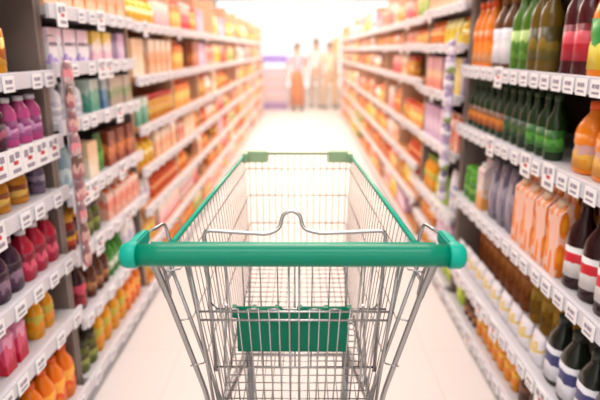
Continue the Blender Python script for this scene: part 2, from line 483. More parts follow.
# right near
add('ojlarge', 'large orange juice bottle with orange cap', 'juice', .118, .27, 'F08410', 'F06018', ['F8A820', 'F8C050', 'D8A8A0', 'F08810'], 30)
add('oj', 'orange soda bottle, pale foot label', 'juice', .08, .3, 'F08010', 'E85808', ['F8B070', 'F89028', 'F07008'], 31)
add('whitelab', 'brown bottle with large white label', 'juice', .09, .3, '603818', '8C5820', ['F0ECF0', 'F4F4F8', 'E0D8E0'], 32)
add('clrgreen', 'green glass bottle with lime label', 'slim', .085, .32, '4C7820', 'C8D8B8', ['70B030', '4C8828', 'A8C868'], 33)
add('olive', 'olive oil bottle with dark cap', 'slim', .08, .33, '6C5414', '3C2C14', ['6C6018', '8C7420', '4C4010'], 34)
add('redtop', 'red-labelled dark bottle with pink cap', 'slim', .08, .34, '4C1018', 'D86080', ['C82038', 'E05060', '801020'], 35)
add('yellab', 'yellow-labelled orange bottle with green cap', 'juice', .1, .3, 'F08818', '2C9840', ['F8D838', 'F8E868', '38A048'], 36)
add('dkgreen', 'dark green glass bottle with dark cap', 'slim', .078, .27, '1C3414', '2C4420', ['2C4C20', '446430', '20381C'], 37)
add('dkgreen2', 'dark green bottle with orange label', 'slim', .078, .27, '20381C', '38502C', ['C86820', 'E08830', '704018'], 38)
add('midgreen', 'dark bottle with bright green label', 'slim', .078, .27, '1C3414', '2C4420', ['3C8828', '58A83C', '2C6820'], 39)
add('mixbox', 'pale cream carton with orange foot', 'carton', .085, .24, 'E8D8C8', 'F0ECE8', ['E8A050', 'E8D8CC', 'D8C0C0'], 40)
add('greenpot', 'bright green lidded jar', 'jar', .085, .16, '50A028', '60B030', ['50982C', '78B848', '387820'], 41)
add('greypouch', 'dusky grey violet pouch', 'pouch', .10, .27, None, None, ['6C6478', '8C8498', 'A8A0B0', '5C5468'], 42)
add('orangecarton', 'orange carton printed with fruit', 'carton', .095, .28, 'F0A860', 'F8D8B8', ['F8A020', 'F08018', 'F4C0A8', 'F4B8A8'], 43)
add('honey', 'honey gold bottle with orange cap', 'jug', .085, .24, 'D08818', 'E07818', ['E09820', 'D88410', 'F0B040'], 44)
add('cola', 'dark cola bottle with red-white label', 'slim', .095, .31, '300C0C', '401014', ['F0ECEC', 'D02030', 'F0ECEC'], 45)
add('tea', 'amber brown iced tea bottle', 'juice', .074, .27, 'A85818', '7C3C14', ['B86820', '9C5014', 'C88038'], 46)
add('golden', 'golden oil bottle with yellow cap', 'slim', .082, .31, 'B8881C', 'D8A82C', ['C0901C', 'A8780C', 'D0A838'], 47)
add('whitepouch', 'white pouch with tiny yellow print', 'pouch', .10, .115, None, None, ['E4E0E8', 'F0ECF0', 'E0C880', 'ECE8F0'], 48)
add('blackwhite', 'black bottle with white-navy label', 'juice', .09, .25, '20241C', '2C3028', ['ECECF4', '383C78', 'F0F0F8'], 49)
add('lime', 'lime green pouch', 'pouch', .11, .17, None, None, ['B8D820', 'D8E850', '90C018'], 50)
add('mango', 'mango orange bottle with dark cap', 'juice', .066, .18, 'F89818', '583018', ['F8A820', 'F07810', 'F8C040'], 51)
add('choc', 'chocolate brown bottle with brown cap', 'juice', .07, .18, '4C2818', '3C2018', ['603424', '48281C', '7C4C38'], 52)
add('greenwhite', 'white bottle with green label', 'jug', .07, .16, 'F0F0EC', '38A048', ['38A048', 'F0F4EC', '58B860'], 53)
add('bluewhite', 'white pouch with blue swoosh', 'pouch', .12, .24, None, None, ['ECECF4', '4870C8', 'F0F0F8'], 54)
add('pastels', 'pastel striped box', 'box', .05, .2, None, None, ['E88878', 'F0C8A0', 'D8A0A8'], 55)
add('pastely', 'pale yellow slim box', 'box', .05, .2, None, None, ['E8D060', 'F0E098', 'D8C878'], 56)
add('pastelb', 'pale mauve slim box', 'box', .05, .2, None, None, ['B8A8C8', 'D8C8D8', 'A898B8'], 57)

# warm generic goods for the deeper bays
WARM = [('orange carton with yellow print', 'carton', 'F09030', ['F8A840', 'F8D870', 'F08028']),
        ('peach coloured box', 'box', None, ['F8C8A0', 'F0A878', 'F8E0C8']),
        ('pink box with cream top', 'box', None, ['F0A0A8', 'F8C8C8', 'F8ECE0']),
        ('yellow jug bottle', 'jug', 'F0C030', ['F8D850', 'F0B020', 'F8E8A0']),
        ('orange juice bottle', 'juice', 'F08018', ['F8A030', 'F06810', 'F8C060']),
        ('cream coloured box', 'box', None, ['F8E8D0', 'F0D8B8', 'F0C8A0']),
        ('white can with pink band', 'can', 'F0E8E8', ['F4ECEC', 'F0A8B0', 'F8F4F0']),
        ('red orange sauce bottle', 'slim', 'D85020', ['E87038', 'D84820', 'F0A868']),
        ('salmon carton', 'carton', 'F0A088', ['F0B098', 'E88068', 'F8D0C0']),
        ('golden jar', 'jar', 'D89828', ['E8A830', 'F0C868', 'C88018']),
        ('lilac box', 'box', None, ['D8B8D8', 'E8D0E8', 'C8A0C0']),
        ('white bottle with orange label', 'jug', 'F4EEE8', ['F09848', 'F8D0A0', 'F4EEE8']),
        ('brown orange box', 'box', None, ['B86028', 'D88848', 'A04C1C']),
        ('lemon yellow pouch', 'pouch', None, ['F8E050', 'F0D030', 'F8F0A0']),
        ('rose red can', 'can', 'D84858', ['D84858', 'F08088', 'F8C8C0']),
        ('leaf green carton', 'carton', '90B848', ['90B848', 'B8D070', 'F0E8B0'])]
for i, (d, kd, body, cols) in enumerate(WARM):
    w = {'carton': .085, 'box': .11, 'jug': .085, 'juice': .08, 'can': .08, 'slim': .07, 'jar': .09, 'pouch': .11}[kd]
    for hh, nm in ((.15, 'short '), (.20, 'tall ')):
        P['w%d%s' % (i, nm[0])] = TT(nm + d, kd, w, hh, body or 'F0E0D0', random.Random(i).choice(['F4ECE4', 'E87020', 'F0C040', 'D04030', 'F4F0EC']), cols, 60 + i)

PLACED = []     # every wanted product: (distance, code, side, bay, shelf, y, row, run id)
RUN = [0]
def run(side, k, si, y0, y1, code, row=0, gap=.006, jit=.004):
    T = P[code]; RUN[0] += 1
    b0, b1 = (BAYS_L if side == 'L' else BAYS_R)[k]
    y0 = max(y0, b0 + .032); y1 = min(y1, b1 - .032)
    w = T['w'] + gap
    n = max(1, int((y1 - y0) / w + .05))
    for i in range(n):
        y = y0 + (i + .5) * (y1 - y0) / n if n == 1 or (y1 - y0) / n < w * 1.25 else y0 + (i + .5) * w
        PLACED.append((y, code, side, k, si, y + random.uniform(-.0015, .0015), row, RUN[0], i, n))

# ---- left, nearest bay (front edge seen from y = 1.5 on)
run('L', 0, 5, 1.66, 1.76, 'ylwjar')
run('L', 0, 4, 1.52, 1.70, 'wine'); run('L', 0, 4, 1.70, 1.94, 'pinkbot')
run('L', 0, 3, 1.58, 1.82, 'goldpack'); run('L', 0, 3, 1.84, 1.93, 'lilac')
run('L', 0, 2, 1.50, 1.68, 'purple'); run('L', 0, 2, 1.68, 1.94, 'crimson')
run('L', 0, 1, 1.48, 1.70, 'rosecarton'); run('L', 0, 1, 1.70, 1.945, 'amber')
run('L', 0, 0, 1.60, 1.94, 'orangebot')
# ---- left, second bay
run('L', 1, 6, 2.02, 2.92, 'w1s')
run('L', 1, 5, 2.02, 2.42, 'pinkbox'); run('L', 1, 5, 2.44, 2.70, 'pinkbox2'); run('L', 1, 5, 2.76, 2.92, 'w10s')
run('L', 1, 4, 2.02, 2.30, 'palejug'); run('L', 1, 4, 2.31, 2.51, 'tealbox'); run('L', 1, 4, 2.52, 2.58, 'bluebox'); run('L', 1, 4, 2.6, 2.92, 'taupebox')
run('L', 1, 3, 2.02, 2.27, 'aquapouch'); run('L', 1, 3, 2.28, 2.38, 'w5s'); run('L', 1, 3, 2.39, 2.50, 'greenpouch'); run('L', 1, 3, 2.51, 2.92, 'rustbox')
run('L', 1, 2, 2.02, 2.2, 'chilijar'); run('L', 1, 2, 2.2, 2.42, 'olivejar'); run('L', 1, 2, 2.44, 2.92, 'w8s')
run('L', 1, 1, 2.02, 2.17, 'darkred'); run('L', 1, 1, 2.18, 2.4, 'brownbot'); run('L', 1, 1, 2.41, 2.62, 'greenbot'); run('L', 1, 1, 2.63, 2.92, 'whitepack')
run('L', 1, 0, 2.02, 2.18, 'olivejar'); run('L', 1, 0, 2.19, 2.60, 'amber'); run('L', 1, 0, 2.6, 2.94, 'orangebot')
# ---- left, third bay
run('L', 2, 4, 2.99, 3.25, 'tealbox'); run('L', 2, 4, 3.27, 3.9, 'w9s')
run('L', 2, 3, 2.99, 3.3, 'w3s'); run('L', 2, 3, 3.32, 3.9, 'w1s')
run('L', 2, 2, 2.99, 3.2, 'whitepack'); run('L', 2, 2, 3.22, 3.9, 'w7s')
run('L', 2, 1, 2.99, 3.3, 'ltyellow'); run('L', 2, 1, 3.3, 3.9, 'w2s')
run('L', 2, 0, 2.99, 3.42, 'amber'); run('L', 2, 0, 3.44, 3.9, 'orangebot')
run('L', 2, 5, 2.99, 3.3, 'w5t'); run('L', 2, 5, 3.32, 3.9, 'w1t')
run('L', 2, 6, 2.99, 3.5, 'w3s'); run('L', 2, 6, 3.52, 3.9, 'w2s')
# ---- right, nearest bay
run('R', 0, 4, 1.50, 1.73, 'yellab'); run('R', 0, 4, 1.73, 1.98, 'redtop'); run('R', 0, 4, 2.0, 2.18, 'olive')
run('R', 0, 4, 2.18, 2.36, 'clrgreen'); run('R', 0, 4, 2.38, 2.58, 'whitelab'); run('R', 0, 4, 2.60, 2.88, 'oj')
run('R', 0, 3, 1.50, 1.76, 'ojlarge'); run('R', 0, 3, 1.87, 2.12, 'midgreen'); run('R', 0, 3, 2.12, 2.375, 'dkgreen'); run('R', 0, 3, 2.375, 2.885, 'dkgreen2')
run('R', 0, 2, 1.40, 1.70, 'cola'); run('R', 0, 2, 1.71, 2.13, 'orangecarton'); run('R', 0, 2, 2.14, 2.46, 'greypouch')
run('R', 0, 2, 2.47, 2.64, 'mixbox'); run('R', 0, 2, 2.65, 2.88, 'greenpot')
run('R', 0, 2, 1.71, 2.10, 'honey', 1)
run('R', 0, 1, 1.30, 1.75, 'blackwhite'); run('R', 0, 1, 1.76, 2.885, 'whitepouch'); run('R', 0, 1, 1.76, 2.19, 'golden', 1); run('R', 0, 1, 2.2, 2.885, 'tea', 1)
run('R', 0, 0, 1.50, 1.72, 'greenwhite'); run('R', 0, 0, 1.73, 1.92, 'choc'); run('R', 0, 0, 1.93, 2.45, 'mango'); run('R', 0, 0, 2.46, 2.66, 'brownbot'); run('R', 0, 0, 2.67, 2.88, 'lime')
# ---- right, second bay
run('R', 1, 6, 2.96, 3.84, 'w1s')
run('R', 1, 5, 2.96, 3.1, 'w3s'); run('R', 1, 5, 3.12, 3.5, 'w13s'); run('R', 1, 5, 3.5, 3.84, 'w4s')
run('R', 1, 4, 2.96, 3.02, 'pastelb'); run('R', 1, 4, 3.03, 3.25, 'pastely'); run('R', 1, 4, 3.26, 3.42, 'pastelb'); run('R', 1, 4, 3.43, 3.84, 'pastels')
run('R', 1, 3, 2.96, 3.3, 'w8t'); run('R', 1, 3, 3.31, 3.84, 'w10t')
run('R', 1, 2, 2.96, 3.2, 'bluewhite'); run('R', 1, 2, 3.21, 3.5, 'lime'); run('R', 1, 2, 3.51, 3.84, 'amber')
run('R', 1, 1, 2.96, 3.4, 'w10s'); run('R', 1, 1, 3.42, 3.84, 'w4s')
run('R', 1, 0, 2.96, 3.3, 'lime'); run('R', 1, 0, 3.32, 3.84, 'mango')

run('L', 0, 2, 1.64, 1.94, 'purple', 1); run('L', 0, 1, 1.64, 1.94, 'crimson', 1)
run('L', 0, 4, 1.62, 1.94, 'lilac', 1); run('L', 1, 1, 2.02, 2.92, 'amber', 1)
run('R', 0, 3, 2.13, 2.885, 'midgreen', 1); run('R', 0, 2, 2.14, 2.64, 'darkred', 1)
filled = set((p[2], p[3]) for p in PLACED)
def clearance(side, k, si):
    z = shelves(side, k)
    return (z[si + 1] - .06 if si + 1 < len(z) else TOP + .04) - z[si]
for side, bays in (('L', BAYS_L), ('R', BAYS_R)):
    for k, (y0, y1) in enumerate(bays):
        if (side, k) in filled: continue
        rnd = random.Random(k * 17 + (3 if side == 'L' else 91))
        for si in range(len(shelves(side, k))):
            y = y0 + .03
            used = set()
            c = clearance(side, k, si)
            while y < y1 - .12:
                ln = rnd.uniform(.22, .5)
                e = min(y1 - .03, y + ln)
                i = rnd.randrange(16) if side == 'L' else rnd.choice([0, 0, 1, 2, 3, 3, 4, 4, 6, 7, 7, 8, 9, 9, 12, 12, 14, 15, 10, 11, 13])
                if i in used: continue
                used.add(i)
                if rnd.random() < (.92 if side == 'L' else .80):
                    run(side, k, si, y, e, 'w%d%s' % (i, 't' if c > .205 and (side == 'L' or rnd.random() < .35) else 's'))
                y = e + .008

# check that goods fit under the shelf above
for p in PLACED:
    T = P[p[1]]
    c = clearance(p[2], p[3], p[4])
    # heights are capped in the placement by scaling the whole product a little
byname = {}
PLACED.sort(key=lambda p: p[0])
STUFF = {}
descs = {}
for (dist, code, side, k, si, y, row, rid, idx, cnt) in PLACED:
    T = P[code]; nm = NAMES[T['kind']]
    s = -1 if side == 'L' else 1
    xf = XL if side == 'L' else XR
    depth_half = T['w'] * (.3 if T['kind'] in ('box', 'pouch') else .5)
    if T['kind'] == 'juice': depth_half *= 1.06
    x = xf + s * (.022 + depth_half + (0.125 if row else 0) + random.uniform(0, .006))
    sc = min(1.0, (clearance(side, k, si) - .012) / T['h'])
    z = shelves(side, k)[si] + .0005
    rz = (0 if s == 1 else PI) + random.uniform(-.03, .03)
    byname[nm] = byname.get(nm, 0) + 1
    meshes = product_meshes(T)
    if byname[nm] > 300:
        STUFF.setdefault(nm, []).append((meshes, (x, y, z), rz, sc)); continue
    word = 'left' if side == 'L' else 'right'
    place = ('nearest %s bay' if k == 0 else ORD[k] + ' %s bay') % word
    grp = '%s%s, %s shelf, %s' % ('back-row ' if row else '', T['desc'], ORD[si], place)
    pos = 'alone in row' if cnt == 1 else ('nearest in row' if idx == 0 else 'farthest in row' if idx == cnt - 1 else '%s nearest in row' % ORD[idx])
    lab = grp + ', ' + pos
    if len(lab.split()) > 16: raise ValueError('label too long: ' + lab)
    descs.setdefault(lab, set()).add(rid)
    root = bpy.data.objects.new(nm, meshes[0][1]); COL.objects.link(root)
    root.location = (x, y, z); root.rotation_euler = (0, 0, rz); root.scale = (min(1, sc * 1.05),) * 2 + (sc,)
    tag(root, lab, nm, grp)
    if dist < 6.5:
        for pn, me in meshes[1:]:
            c = bpy.data.objects.new(pn, me); COL.objects.link(c); c.parent = root
    else:
        for pn, me in meshes[1:]:
            c = bpy.data.objects.new(pn, me); COL.objects.link(c); c.parent = root
for lab, r in descs.items():
    if len(r) > 1: raise ValueError('repeated run label ' + lab)

for nm, items in STUFF.items():
    me = bpy.data.meshes.new('far_' + nm)
    vs, fs, mi, sm, mats, midx = [], [], [], [], [], {}
    for meshes, loc, rz, sc in items:
        R = Matrix.Translation(loc) @ Matrix.Rotation(rz, 4, 'Z') @ Matrix.Scale(sc, 4)
        for pn, m in meshes:
            base = len(vs)
            for v in m.vertices: vs.append(R @ v.co)
            key = m.materials[0].name
            # printed bands use object-wide coordinates in one merged mesh, so each piece gets a plain colour of its print
            if key not in midx: midx[key] = len(mats); mats.append(m.materials[0])
            for p in m.polygons:
                fs.append([base + q for q in p.vertices]); mi.append(midx[key]); sm.append(p.use_smooth)
    me.from_pydata([tuple(v) for v in vs], [], fs)
    for m in mats:
        if m.name.startswith('print_'):
            cols = m.name.split('_')[1:-1]
            c = hexc(cols[len(cols) // 2]); m = mat('far_' + m.name, c, .4, noise=.25, nscale=9)
        me.materials.append(m)
    me.polygons.foreach_set('material_index', mi); me.polygons.foreach_set('use_smooth', sm)
    me.update()
    o = bpy.data.objects.new('distant_goods', me); COL.objects.link(o)
    plural = {'box': 'boxes', 'pouch': 'pouches'}.get(nm, nm + 's')
    tag(o, 'rows of warm coloured %s on the shelves far down the aisle' % plural, plural); o['kind'] = 'stuff'

# lettering on the lilac-footed boxes
fc = bpy.data.curves.new('lettering', 'FONT'); fc.body = 'PRODUCTO'; fc.size = .022; fc.extrude = .0006; fc.align_x = 'CENTER'; fc.materials.append(mat('lettering_plum', (.10, .04, .10), .5))
tmp = bpy.data.objects.new('tmp', fc); COL.objects.link(tmp)
bpy.context.view_layer.update()
letters = bpy.data.meshes.new_from_object(tmp.evaluated_get(bpy.context.evaluated_depsgraph_get()))
bpy.data.objects.remove(tmp)
for o in [o for o in COL.objects if o.get('label', '').startswith('white box with lilac foot')]:
    f = bpy.data.objects.new('lettering', letters); COL.objects.link(f); f.parent = o
    f.matrix_local = Matrix(((0, 0, -1, -.0385), (-1, 0, 0, 0), (0, 1, 0, .078), (0, 0, 0, 1)))

# hanging strips of little packets at the bay joints
def clip_strip(x, y, z0, z1, cols, word, s, desc):
    t = thing('clip_strip', 'thin hanging merchandise strip between the first two %s bays' % word, 'clip strip', (x, y, z0))
    bm = bmesh.new(); box(bm, -.001, .001, -.012, .012, 0, z1 - z0); link('strip', bm, M_RAIL, t)
    bm = bmesh.new(); tube(bm, [(0, 0, z1 - z0 - .01), (s * .012, 0, z1 - z0 + .008), (s * .04, 0, z1 - z0 + .008)], .002); link('hook', bm, M_CHROME, t)
    n = int((z1 - z0) / .085)
    for i in range(n):
        z = z0 + .006 + i * .085
        T = dict(kind='pouch', w=.062, h=.078, body='FFFFFF', cap=None, label=art(cols[i % len(cols)], i + (0 if s < 0 else 20)))
        _, bm, m = shape_parts('pouch', .062 if s < 0 else .085, .080, 'FFFFFF', None, T['label'])[0]
        o = link('packet', bm, m, None, (x - s * .02, y, z)); o.rotation_euler = (0, 0, random.uniform(-.25, .25))
        tag(o, '%s packet, %s, strip between first two %s bays' % (desc, ['lowest on the hanging', 'second up on the hanging', 'third up on the hanging', 'fourth up on the hanging', 'fifth up on the hanging', 'sixth up on the hanging', 'seventh up on the hanging', 'eighth up on the hanging', 'ninth up on the hanging', 'tenth up on the hanging'][i].replace('the hanging', 'hanging').replace(' on', ' on') if i < n - 1 else 'topmost on hanging', word), 'packet')
clip_strip(XL + .035, 1.965, .62, 1.46, [['C88088', 'E0B0A8', '8C6068'], ['B06870', 'D8A8A0', '705048'], ['D8B8B8', 'E89098', '987078']], 'left', -1, 'dusty pink')
clip_strip(XR - .035, 2.93, .62, 1.50, [['D8C8E0', 'F0ECF4', '9884B0'], ['B8A8C8', 'F4F0F4', '786890'], ['90A860', 'E8E4EC', 'B0A0C0']], 'right', 1, 'pale lilac')

# ------------------------------------------------------------------ the trolley
CX, CY = -.018, 1.45
cart = thing('shopping_cart', 'empty wire shopping trolley with green handle in middle of aisle', 'shopping cart', (CX, CY, 0))
def cp(x, y, z): return Vector((x, y - CY, z))      # x already measured from the trolley's middle line

bar = bmesh.new()
NS = 24
def handle_pts(x0, x1, n=12): return [cp(x0 + (x1 - x0) * i / n, .925, 1.0635) for i in range(n + 1)]
tube(bar, handle_pts(-.283, .283), .0206, 20)
link('handle_bar', bar, M_BAR, cart)
bm = bmesh.new(); tube(bm, [cp(-.262, .952, 1.071), cp(.262, .952, 1.071)], .0085, 8)
link('handle_strip', bm, M_RIM, cart)['label'] = 'thin lighter green strip behind the bar'
for s in (-1, 1):
    bm = bmesh.new()
    # barrel round the bar end
    prof = [(.279, .0225), (.281, .0240), (.298, .0240), (.306, .0205), (.310, .013)]
    rings = []
    for x, r in prof:
        rings.append([bm.verts.new(cp(s * x, .925 + r * math.cos(a), 1.0635 + r * math.sin(a))) for a in [2 * PI * k / 18 for k in range(18)]])
    for i in range(len(rings) - 1):
        for k in range(18):
            bm.faces.new((rings[i][k], rings[i][(k + 1) % 18], rings[i + 1][(k + 1) % 18], rings[i + 1][k])).smooth = True
    bm.faces.new(rings[0]); bm.faces.new(rings[-1])
    # wing reaching forward and inward to the bent rod
    h = bmesh.new()
    for x, y, z in ((.303, .920, 1.084), (.307, .937, 1.05), (.283, .922, 1.084), (.283, .94, 1.05), (.288, .985, 1.092), (.274, .992, 1.092), (.288, .990, 1.066), (.274, .994, 1.066), (.296, .965, 1.088), (.298, .965, 1.058)):
        h.verts.new(cp(s * x, y, z))
    bmesh.ops.convex_hull(h, input=h.verts[:])
    bmesh.ops.bevel(h, geom=h.edges[:], offset=.003, segments=2, affect='EDGES')
    tmp = bpy.data.meshes.new('tmp'); h.to_mesh(tmp); h.free(); bm.from_mesh(tmp); bpy.data.meshes.remove(tmp)
    link('end_cap', bm, M_CAP, cart)
    bm = bmesh.new()
    tube(bm, rounded([cp(s * .281, .985, 1.083), cp(s * .264, 1.065, 1.080), cp(s * .25, 1.05, 1.035), cp(s * .248, 1.045, .985), cp(s * .268, 1.03, .952)], .012), .0034, 7)
    tube(bm, rounded([cp(s * .292, .96, 1.05), cp(s * .282, 1.0, 1.02), cp(s * .268, 1.035, .945), cp(s * .262, 1.035, .925), cp(s * .254, 1.035, .935), cp(s * .262, 1.03, .99), cp(s * .275, .985, 1.05)], .008), .0034, 7)
    link('handle_bracket', bm, M_CHROME, cart)
    # corner tube of the frame down to the rear wheel
    bm = bmesh.new()
    tube(bm, rounded([cp(s * .276, .985, 1.045), cp(s * .262, 1.02, .96), cp(s * .199, 1.10, .640), cp(s * .199, 1.13, .52), cp(s * .262, 1.17, .36), cp(s * .262, 1.15, .13)], .05, 5), .0062, 9)
    link('frame_tube', bm, M_CHROME, cart)

# side panels
TOPF, TOPN, BOTF, BOTN = (.179, 1.86, 1.074), (.240, 1.03, 1.052), (.161, 1.80, .690), (.178, 1.10, .575)
def lerp(a, b, t): return tuple(a[i] + (b[i] - a[i]) * t for i in range(3))
def side_pt(s, u, v):     # u along (0 near, 1 far), v down (0 rim, 1 floor)
    p = lerp(lerp(TOPN, TOPF, u), lerp(BOTN, BOTF, u), v); return cp(s * p[0], p[1], p[2])
for s in (-1, 1):
    bm = bmesh.new()
    n = 27
    for i in range(1, n):
        u = i / n
        tube(bm, [side_pt(s, u, 0), side_pt(s, u, 1)], .00125, 5)
    for v in (.13, .38, .63, 1.0):
        tube(bm, [cp(s * lerp((.262, 1.02, .96), (.199, 1.10, .64), max(0, v - .1))[0] if v > .1 else s * .25, lerp((.262, 1.02, .96), (.199, 1.10, .64), max(0, v - .1))[1], side_pt(s, 0, v).z), side_pt(s, 0, v), side_pt(s, 1, v)], .0019, 6)
    tube(bm, [cp(s * .257, 1.03, 1.03), cp(s * .152, 1.10, .575)], .0042, 8)
    tube(bm, [cp(s * .257, 1.03, 1.03), side_pt(s, 0, .02)], .003, 8)
    tube(bm, [side_pt(s, .045, .0), side_pt(s, .045, 1)], .0030, 8)
    link('side_panel', bm, M_CHROME, cart)
    bm = bmesh.new(); tube(bm, [side_pt(s, -.005, 0), side_pt(s, .5, -.004), side_pt(s, .985, 0)], .0058, 10)
    link('top_rim', bm, M_RIM, cart)
    # stubs under the bumper
    bm = bmesh.new()
    x0, x1 = (.104, .182)
    a, b = sorted((s * x0, s * x1))
    box(bm, a, b, 1.850 - CY, 1.876 - CY, 1.046, 1.086, bev=.005)
    a, b = sorted((s * .170, s * .187)); box(bm, a, b, 1.815 - CY, 1.876 - CY, 1.050, 1.084, bev=.005)
    link('corner_bumper', bm, M_BUMP, cart)
# front panel
bm = bmesh.new()
nf = 15
for i in range(nf + 1):
    a = -1 + 2 * i / nf
    top = (a * .168, 1.862, 1.070); bot = (a * .159, 1.80, .690)
    tube(bm, [cp(*top), cp(*bot)], .0014, 5)
for v in (.12, .36, .61, .84, 1.0):
    p = lerp((.177, 1.862, 1.070), (.161, 1.80, .690), v)
    tube(bm, [cp(-p[0], p[1], p[2]), cp(p[0], p[1], p[2])], .0019, 6)
link('front_panel', bm, M_CHROME, cart)
bm = bmesh.new(); tube(bm, [cp(-.177, 1.863, 1.076), cp(.177, 1.863, 1.076)], .0048, 8)
link('front_rim', bm, M_FRIM, cart)['label'] = 'pale green coated front rim'
# basket floor
bm = bmesh.new()
for i in range(nf + 1):
    a = -1 + 2 * i / nf
    tube(bm, [cp(a * .159, 1.80, .690), cp(a * .176, 1.10, .575)], .0014, 5)
for i in range(27):
    t = i / 26
    p = lerp((.161, 1.80, .688), (.178, 1.10, .573), t)
    tube(bm, [cp(-p[0], p[1], p[2]), cp(p[0], p[1], p[2])], .0035 if i == 12 else .0016, 6)
link('basket_floor', bm, M_CHROME, cart)
# rear gate
bm = bmesh.new()
def gate(x, z): return cp(x, 1.02 + (.97 - z) * .12 + .02, z)
Z1 = .889
for q in range(-9, 10):
    x = (q + .5) * .0215 if q != 9 else None
    if x is None: continue
    zt = 1.03 if (q in (-1, 0) or abs(x) > .135) else Z1 + .006
    tube(bm, [gate(x, zt), gate(x * .86, .58)], .0019 if q not in (-1, 0) else .0023, 6)
for q in (-6, -4, -2, 1, 3, 5):
    xa, xb = (q + .5) * .0215, (q - .5) * .0215
    if q < 0: xa, xb = (q + .5) * .0215, (q - .5) * .0215
    tube(bm, [gate(xa if q < 0 else xa, Z1 + .006), gate((xa + (.0215 if q > 0 else -.0215)), Z1 + .006)], .0019, 6)
for z, hw in ((Z1, .208), (.868, .2), (.59, .176)):
    tube(bm, [gate(-hw, z), gate(hw, z)], .0024, 6)
for s in (-1, 1):
    tube(bm, [gate(s * .215, 1.035), gate(s * .178, .58)], .0036, 8)
tube(bm, [gate(-.225, 1.035), gate(.225, 1.035)], .003, 8)
link('rear_gate', bm, M_CHROME, cart)
# folded child seat behind the gate
seat = bpy.data.objects.new('child_seat', None); COL.objects.link(seat); seat.parent = cart
bm = bmesh.new()
def sb(x, z, dy=0): return cp(x, 1.16 - (1.02 - z) * .06 + dy, z)
hump = rounded([sb(-.186, .69), sb(-.2035, 1.032), sb(-.06, 1.023), sb(-.034, 1.032, .01), sb(-.028, 1.062, .018), sb(-.008, 1.073, .02), sb(.012, 1.062, .018), sb(.018, 1.032, .01), sb(.055, 1.025), sb(.2035, 1.032), sb(.186, .69)], .016, 5)
tube(bm, hump, .0045, 8)
link('back_frame', bm, M_CHROME, seat)
bm = bmesh.new()
for i in range(9):
    x = -.16 + i * .04
    tube(bm, [sb(x, .985), sb(x * .93, .70)], .0018, 6)
tube(bm, [sb(-.2, .985), sb(.2, .985)], .0022, 6)
tube(bm, [sb(-.188, .70), sb(.188, .70)], .0026, 6)
tube(bm, [cp(-.176, 1.12, .860), cp(.205, 1.12, .860)], .0026, 6)
for s in (-1, 1):
    tube(bm, [sb(s * .195, .86), cp(s * .17, 1.12, .860)], .0026, 6)
    tube(bm, [cp(s * .15, 1.10, .88), cp(s * .166, 1.14, .70), cp(s * .168, 1.17, .63)], .003, 6)
link('seat_wires', bm, M_CHROME, seat)
bm = bmesh.new()
F0 = cp(0, 1.115, 0)
box(bm, -.130, .119, F0.y - .003, F0.y + .004, .757, .852, bev=.002)
box(bm, -.136, .125, F0.y - .006, F0.y + .008, .842, .856, bev=.003)
tube(bm, [cp(-.13, 1.113, .862), cp(-.028, 1.113, .862)], .0075, 10)
tube(bm, [cp(.005, 1.113, .862), cp(.119, 1.113, .862)], .0075, 10)
for x in (-.134, -.09, -.04, .012, .07, .121): box(bm, x - .005, x + .005, F0.y - .010, F0.y + .009, .845, .870, bev=.002)
link('seat_flap', bm, M_FLAP, seat)['label'] = 'green plastic seat flap'
# chassis
bm = bmesh.new()
for s in (-1, 1):
    tube(bm, rounded([cp(s * .262, 1.15, .36), cp(s * .235, 1.50, .34), cp(s * .19, 1.90, .298), cp(s * .168, 1.74, .15)], .03), .014, 10)
    tube(bm, [cp(s * .235, 1.52, .34), cp(s * .172, 1.52, .640)], .0045, 8)
    tube(bm, [cp(s * .19, 1.84, .305), cp(s * .166, 1.79, .688)], .0045, 8)
tube(bm, [cp(-.252, 1.30, .35), cp(.252, 1.30, .35)], .007, 8)
tube(bm, [cp(-.19, 1.86, .300), cp(.19, 1.86, .300)], .007, 8)
tube(bm, [cp(-.175, 1.52, .638), cp(.175, 1.52, .638)], .004, 8)
link('chassis', bm, M_STEEL, cart)
for x, y in ((-.262, 1.15), (.262, 1.15), (-.168, 1.73), (.168, 1.73)):
    w = bpy.data.objects.new('caster', None); COL.objects.link(w); w.parent = cart; w.location = cp(x, y, 0)
    bm = bmesh.new()
    for sx in (-1, 1): box(bm, min(sx * .015, sx * .019), max(sx * .015, sx * .019), -.03, .02, .05, .14)
    box(bm, -.019, .019, -.03, .02, .138, .146)
    tube(bm, [(-.019, -.01, .06), (.019, -.01, .06)], .005)
    link('fork', bm, M_STEEL, w)
    bm = bmesh.new(); lathe(bm, [(.052, -.012), (.06, -.008), (.06, .008), (.052, .012)], 24)
    for v in bm.verts: v.co = Vector((v.co.z, v.co.x - .01, v.co.y + .0605))
    link('wheel', bm, M_RUBBER, w)

